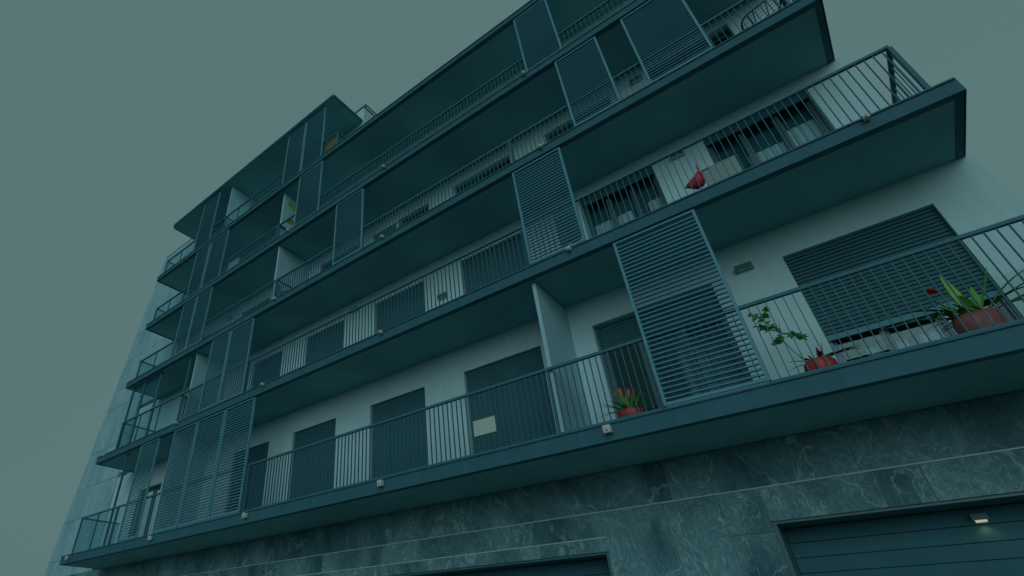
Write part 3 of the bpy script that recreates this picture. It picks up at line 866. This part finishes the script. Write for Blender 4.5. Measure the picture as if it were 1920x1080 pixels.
# big leaved plant on the fourth balcony
Z4 = SLAB[4][0] + 0.013
px, py = -11.30, 8.42
o = thing('potted_plant', 'tall plant with two big banana-like leaves on the fourth balcony beside the dark screen', 'potted plant', (px, py, Z4))
MB().lathe((px, py, Z4), [(0.13, 0), (0.15, 0.02), (0.18, 0.26), (0.19, 0.30), (0.165, 0.30), (0.16, 0.27)], 20).build('pot', TERRA2, o)
MB().lathe((px, py, Z4 + 0.26), [(0.16, 0), (0.02, 0.012)], 14).build('soil', SOIL, o)
MB().tube([(px, py, Z4 + 0.26), (px + 0.03, py - 0.02, Z4 + 0.9), (px + 0.10, py - 0.03, Z4 + 1.5)], 0.075, 9, 0.04).build('trunk', LEAF_D, o)
leaf(o, (px + 0.06, py - 0.05, Z4 + 1.15), math.radians(195), math.radians(52), 0.95, 0.10, 0.19, LEAF, 10, twist=1.1)
leaf(o, (px - 0.02, py - 0.05, Z4 + 0.62), math.radians(190), math.radians(55), 0.95, 0.42, 0.13, LEAF_Y, 10, twist=0.9)
leaf(o, (px + 0.08, py - 0.03, Z4 + 1.4), math.radians(60), math.radians(65), 0.75, 0.25, 0.15, LEAF_D, 10)
leaf(o, (px + 0.10, py - 0.03, Z4 + 1.45), math.radians(320), math.radians(72), 0.70, 0.15, 0.14, LEAF_D, 10, twist=0.8)
leaf(o, (px + 0.05, py - 0.03, Z4 + 1.3), math.radians(140), math.radians(76), 0.75, 0.1, 0.12, LEAF_D, 10, twist=0.8)
# red bag with curled straps on the second balcony
Z2 = SLAB[2][0] + 0.013
bx, by = -0.30, 8.20
o = thing('bag', 'crumpled red bag with two curled straps behind the second balcony railing', 'bag', (bx, by, Z2))
m = MB()
SB = 0.86
prof = [(-0.50, 6.47, 0.004), (-0.455, 6.47, 0.045), (-0.40, 6.465, 0.085), (-0.33, 6.47, 0.125), (-0.26, 6.49, 0.150), (-0.20, 6.52, 0.155), (-0.165, 6.54, 0.15), (-0.15, 6.545, 0.10)]
nseg = 14
for k, (x, zc, r) in enumerate(prof):
    x = -0.30 + (x + 0.30) * SB; zc = 6.32 + (zc - 6.32) * SB; r *= SB
    for q in range(nseg):
        t = 2 * math.pi * q / nseg
        wob = 1 + 0.13 * math.sin(3 * t + k * 1.3) + 0.06 * math.sin(5 * t - k * 2.1)
        z = zc + r * math.sin(t) * wob
        m.v.append((x + 0.25 * r * math.cos(t) * 0.3, by + r * 0.7 * math.cos(t) * wob, max(Z2 + 0.002, z)))
for k in range(len(prof) - 1):
    for q in range(nseg):
        a0 = k * nseg + q; a1 = k * nseg + (q + 1) % nseg
        m.f.append((a0, a1, a1 + nseg, a0 + nseg))
m.f.append(tuple(range(nseg - 1, -1, -1))); m.f.append(tuple((len(prof) - 1) * nseg + q for q in range(nseg)))
m.smooth = True
m.build('body', REDC, o)
for pts in ([(-0.22, by, 6.59), (-0.185, by - 0.02, 6.67), (-0.195, by - 0.03, 6.73), (-0.185, by - 0.03, 6.79)], [(-0.19, by, 6.57), (-0.14, by - 0.02, 6.615), (-0.09, by - 0.03, 6.61), (-0.04, by - 0.03, 6.605)]):
    MB().tube(pts, 0.016, 6, 0.006).build('strap', REDC, o)
# pale storage box beside it
o = thing('storage_box', 'pale grey storage box standing below the right window of the second balcony', 'box', (0.10, 8.75, Z2))
MB().box(-0.17, 0.36, 8.55, 8.95, Z2, 6.90).build('body', BOXP, o)
MB().box(-0.175, 0.365, 8.545, 8.955, 6.9015, 6.93).build('lid', BOXP, o)
# drying rack on the third balcony
Z3 = SLAB[3][0] + 0.013
o = thing('drying_rack', 'dark wire clothes drying rack at the right end of the third balcony', 'drying rack', (1.55, 8.50, Z3))
def rrect(x0, x1, y0, y1, z, r=0.14, n=5, dz=0.0):
    pts = []
    for cx, cy, a0 in ((x1 - r, y1 - r, 0), (x0 + r, y1 - r, 90), (x0 + r, y0 + r, 180), (x1 - r, y0 + r, 270)):
        for k in range(n + 1):
            a = math.radians(a0 + 90 * k / n); pts.append((cx + r * math.cos(a), cy + r * math.sin(a), z + dz * (cx + r * math.cos(a) - x0)))
    return pts + [pts[0]]
zr_ = Z3 + 0.63
RKX, RKD = 1.40, 0.26
MB().tube(rrect(RKX, 2.06, 8.24, 8.66, zr_, dz=RKD), 0.017, 6).build('frame', RACKM, o)
wi = MB()
for q in range(4): wi.tube([(RKX + 0.02, 8.32 + 0.085 * q, zr_ + 0.005), (2.04, 8.32 + 0.085 * q, zr_ + RKD * 0.64)], 0.006, 4)
for x in (1.62, 1.84): wi.tube([(x, 8.25, zr_ + RKD * (x - RKX)), (x, 8.65, zr_ + RKD * (x - RKX))], 0.008, 4)
wi.build('wire', RACKM, o)['kind'] = 'stuff'
for x, y in ((1.52, 8.26), (1.94, 8.26), (1.52, 8.64), (1.94, 8.64)):
    MB().tube([(x, y, Z3 + 0.011), (x, y, zr_ - 0.005 + RKD * (x - RKX))], 0.011, 6).build('leg', RACKM, o)
# white folding table and chairs on the third balcony
o = thing('table', 'pale folding table behind the third balcony railing next to the slatted screen', 'table', (-7.35, 8.62, Z3))
MB().box(-7.85, -6.85, 8.35, 8.9, Z3 + 0.70, Z3 + 0.735).build('tabletop', PALE, o)
for x, y in ((-7.8, 8.4), (-6.9, 8.4), (-7.8, 8.85), (-6.9, 8.85)):
    MB().box(x - 0.018, x + 0.018, y - 0.018, y + 0.018, Z3, Z3 + 0.70).build('leg', PALE, o)
def chair(x, y, rz, lab, mat):
    o = thing('chair', lab, 'chair', (x, y, Z3), 'dark chairs on the third balcony')
    o.rotation_euler = (0, 0, rz)
    def b(name, *a):
        m = MB().box(*a)
        me = bpy.data.meshes.new(name); me.from_pydata(m.v, [], m.f); me.update(); me.materials.append(mat)
        c = bpy.data.objects.new(name, me); COL.objects.link(c); c.parent = o
    b('seat', -0.22, 0.22, -0.22, 0.22, 0.42, 0.46)
    b('backrest', -0.22, 0.22, 0.19, 0.22, 0.50, 0.98)
    for sx in (-0.2, 0.2):
        b('leg', sx - 0.018, sx + 0.018, -0.218, -0.182, 0, 0.42); b('leg', sx - 0.018, sx + 0.018, 0.182, 0.218, 0, 0.98 if False else 0.42)
    return o
chair(-8.30, 8.70, 2.2, 'dark chair behind the slatted screen in the middle of the third balcony', FRAME)
chair(-9.25, 8.75, 0.5, 'dark chair left of the middle slatted screen on the third balcony', FRAME)
# white stool by the third balcony partition
o = thing('stool', 'white rounded stool beside the partition of the third balcony', 'stool', (-11.42, 8.36, Z3))
MB().lathe((-11.42, 8.36, Z3 + 0.40), [(0.16, 0), (0.19, 0.02), (0.20, 0.06), (0.17, 0.085), (0.05, 0.095)], 18).build('seat', PALE, o)
for a in range(4):
    t = a * math.pi / 2 + 0.5
    MB().tube([(-11.42 + 0.17 * math.cos(t), 8.36 + 0.17 * math.sin(t), Z3), (-11.42 + 0.13 * math.cos(t), 8.36 + 0.13 * math.sin(t), Z3 + 0.405)], 0.016, 6).build('leg', PALE, o)
# cloths on the top balcony
Z5 = SLAB[5][0] + 0.013
def drape(name, lab, cat, mat, x0, x1, y, ztop, hang, lean):
    m = MB(); n = 10
    o = thing(name, lab, cat, ((x0 + x1) / 2, y, ztop))
    for side in (-1, 1):
        i = len(m.v)
        for r in range(6):
            for q in range(n + 1):
                x = x0 + (x1 - x0) * q / n
                f = r / 5
                m.v.append((x + side * lean * f, y + side * 0.012 + side * 0.03 * f + 0.02 * f * math.sin(q * 1.9), ztop - hang * f * (1 + 0.12 * math.sin(q * 1.1 + side))))
        for r in range(5):
            for q in range(n):
                a = i + r * (n + 1) + q
                m.f.append((a, a + 1, a + n + 2, a + n + 1))
    m.smooth = True
    c = m.build('cloth', mat, o)
    md = c.modifiers.new('thick', 'SOLIDIFY'); md.thickness = 0.006
    return o
drape('cloth', 'yellow cloth hung inside the corner railing of the top balcony', 'cloth', YELC, -9.95, -9.42, 8.20, RAIL[5] - 0.05, 0.55, 0.03)
drape('cloth', 'reddish cloth hanging on the top balcony railing left of the dark screens', 'cloth', REDC, -12.2, -12.04, 8.16, RAIL[5] - 0.12, 0.6, 0.01)
drape('towel', 'pale towel draped low behind the fourth balcony railing near the left screens', 'towel', PALE, -14.95, -14.3, 8.20, RAIL[4] - 0.10, 0.55, 0.05)
drape('towel', 'blue-grey towel drying behind the slatted screen in the middle of the second balcony', 'towel', SCREEN, -2.75, -2.35, 8.35, 7.35, 0.9, 0.02)
bpy.context.view_layer.update()
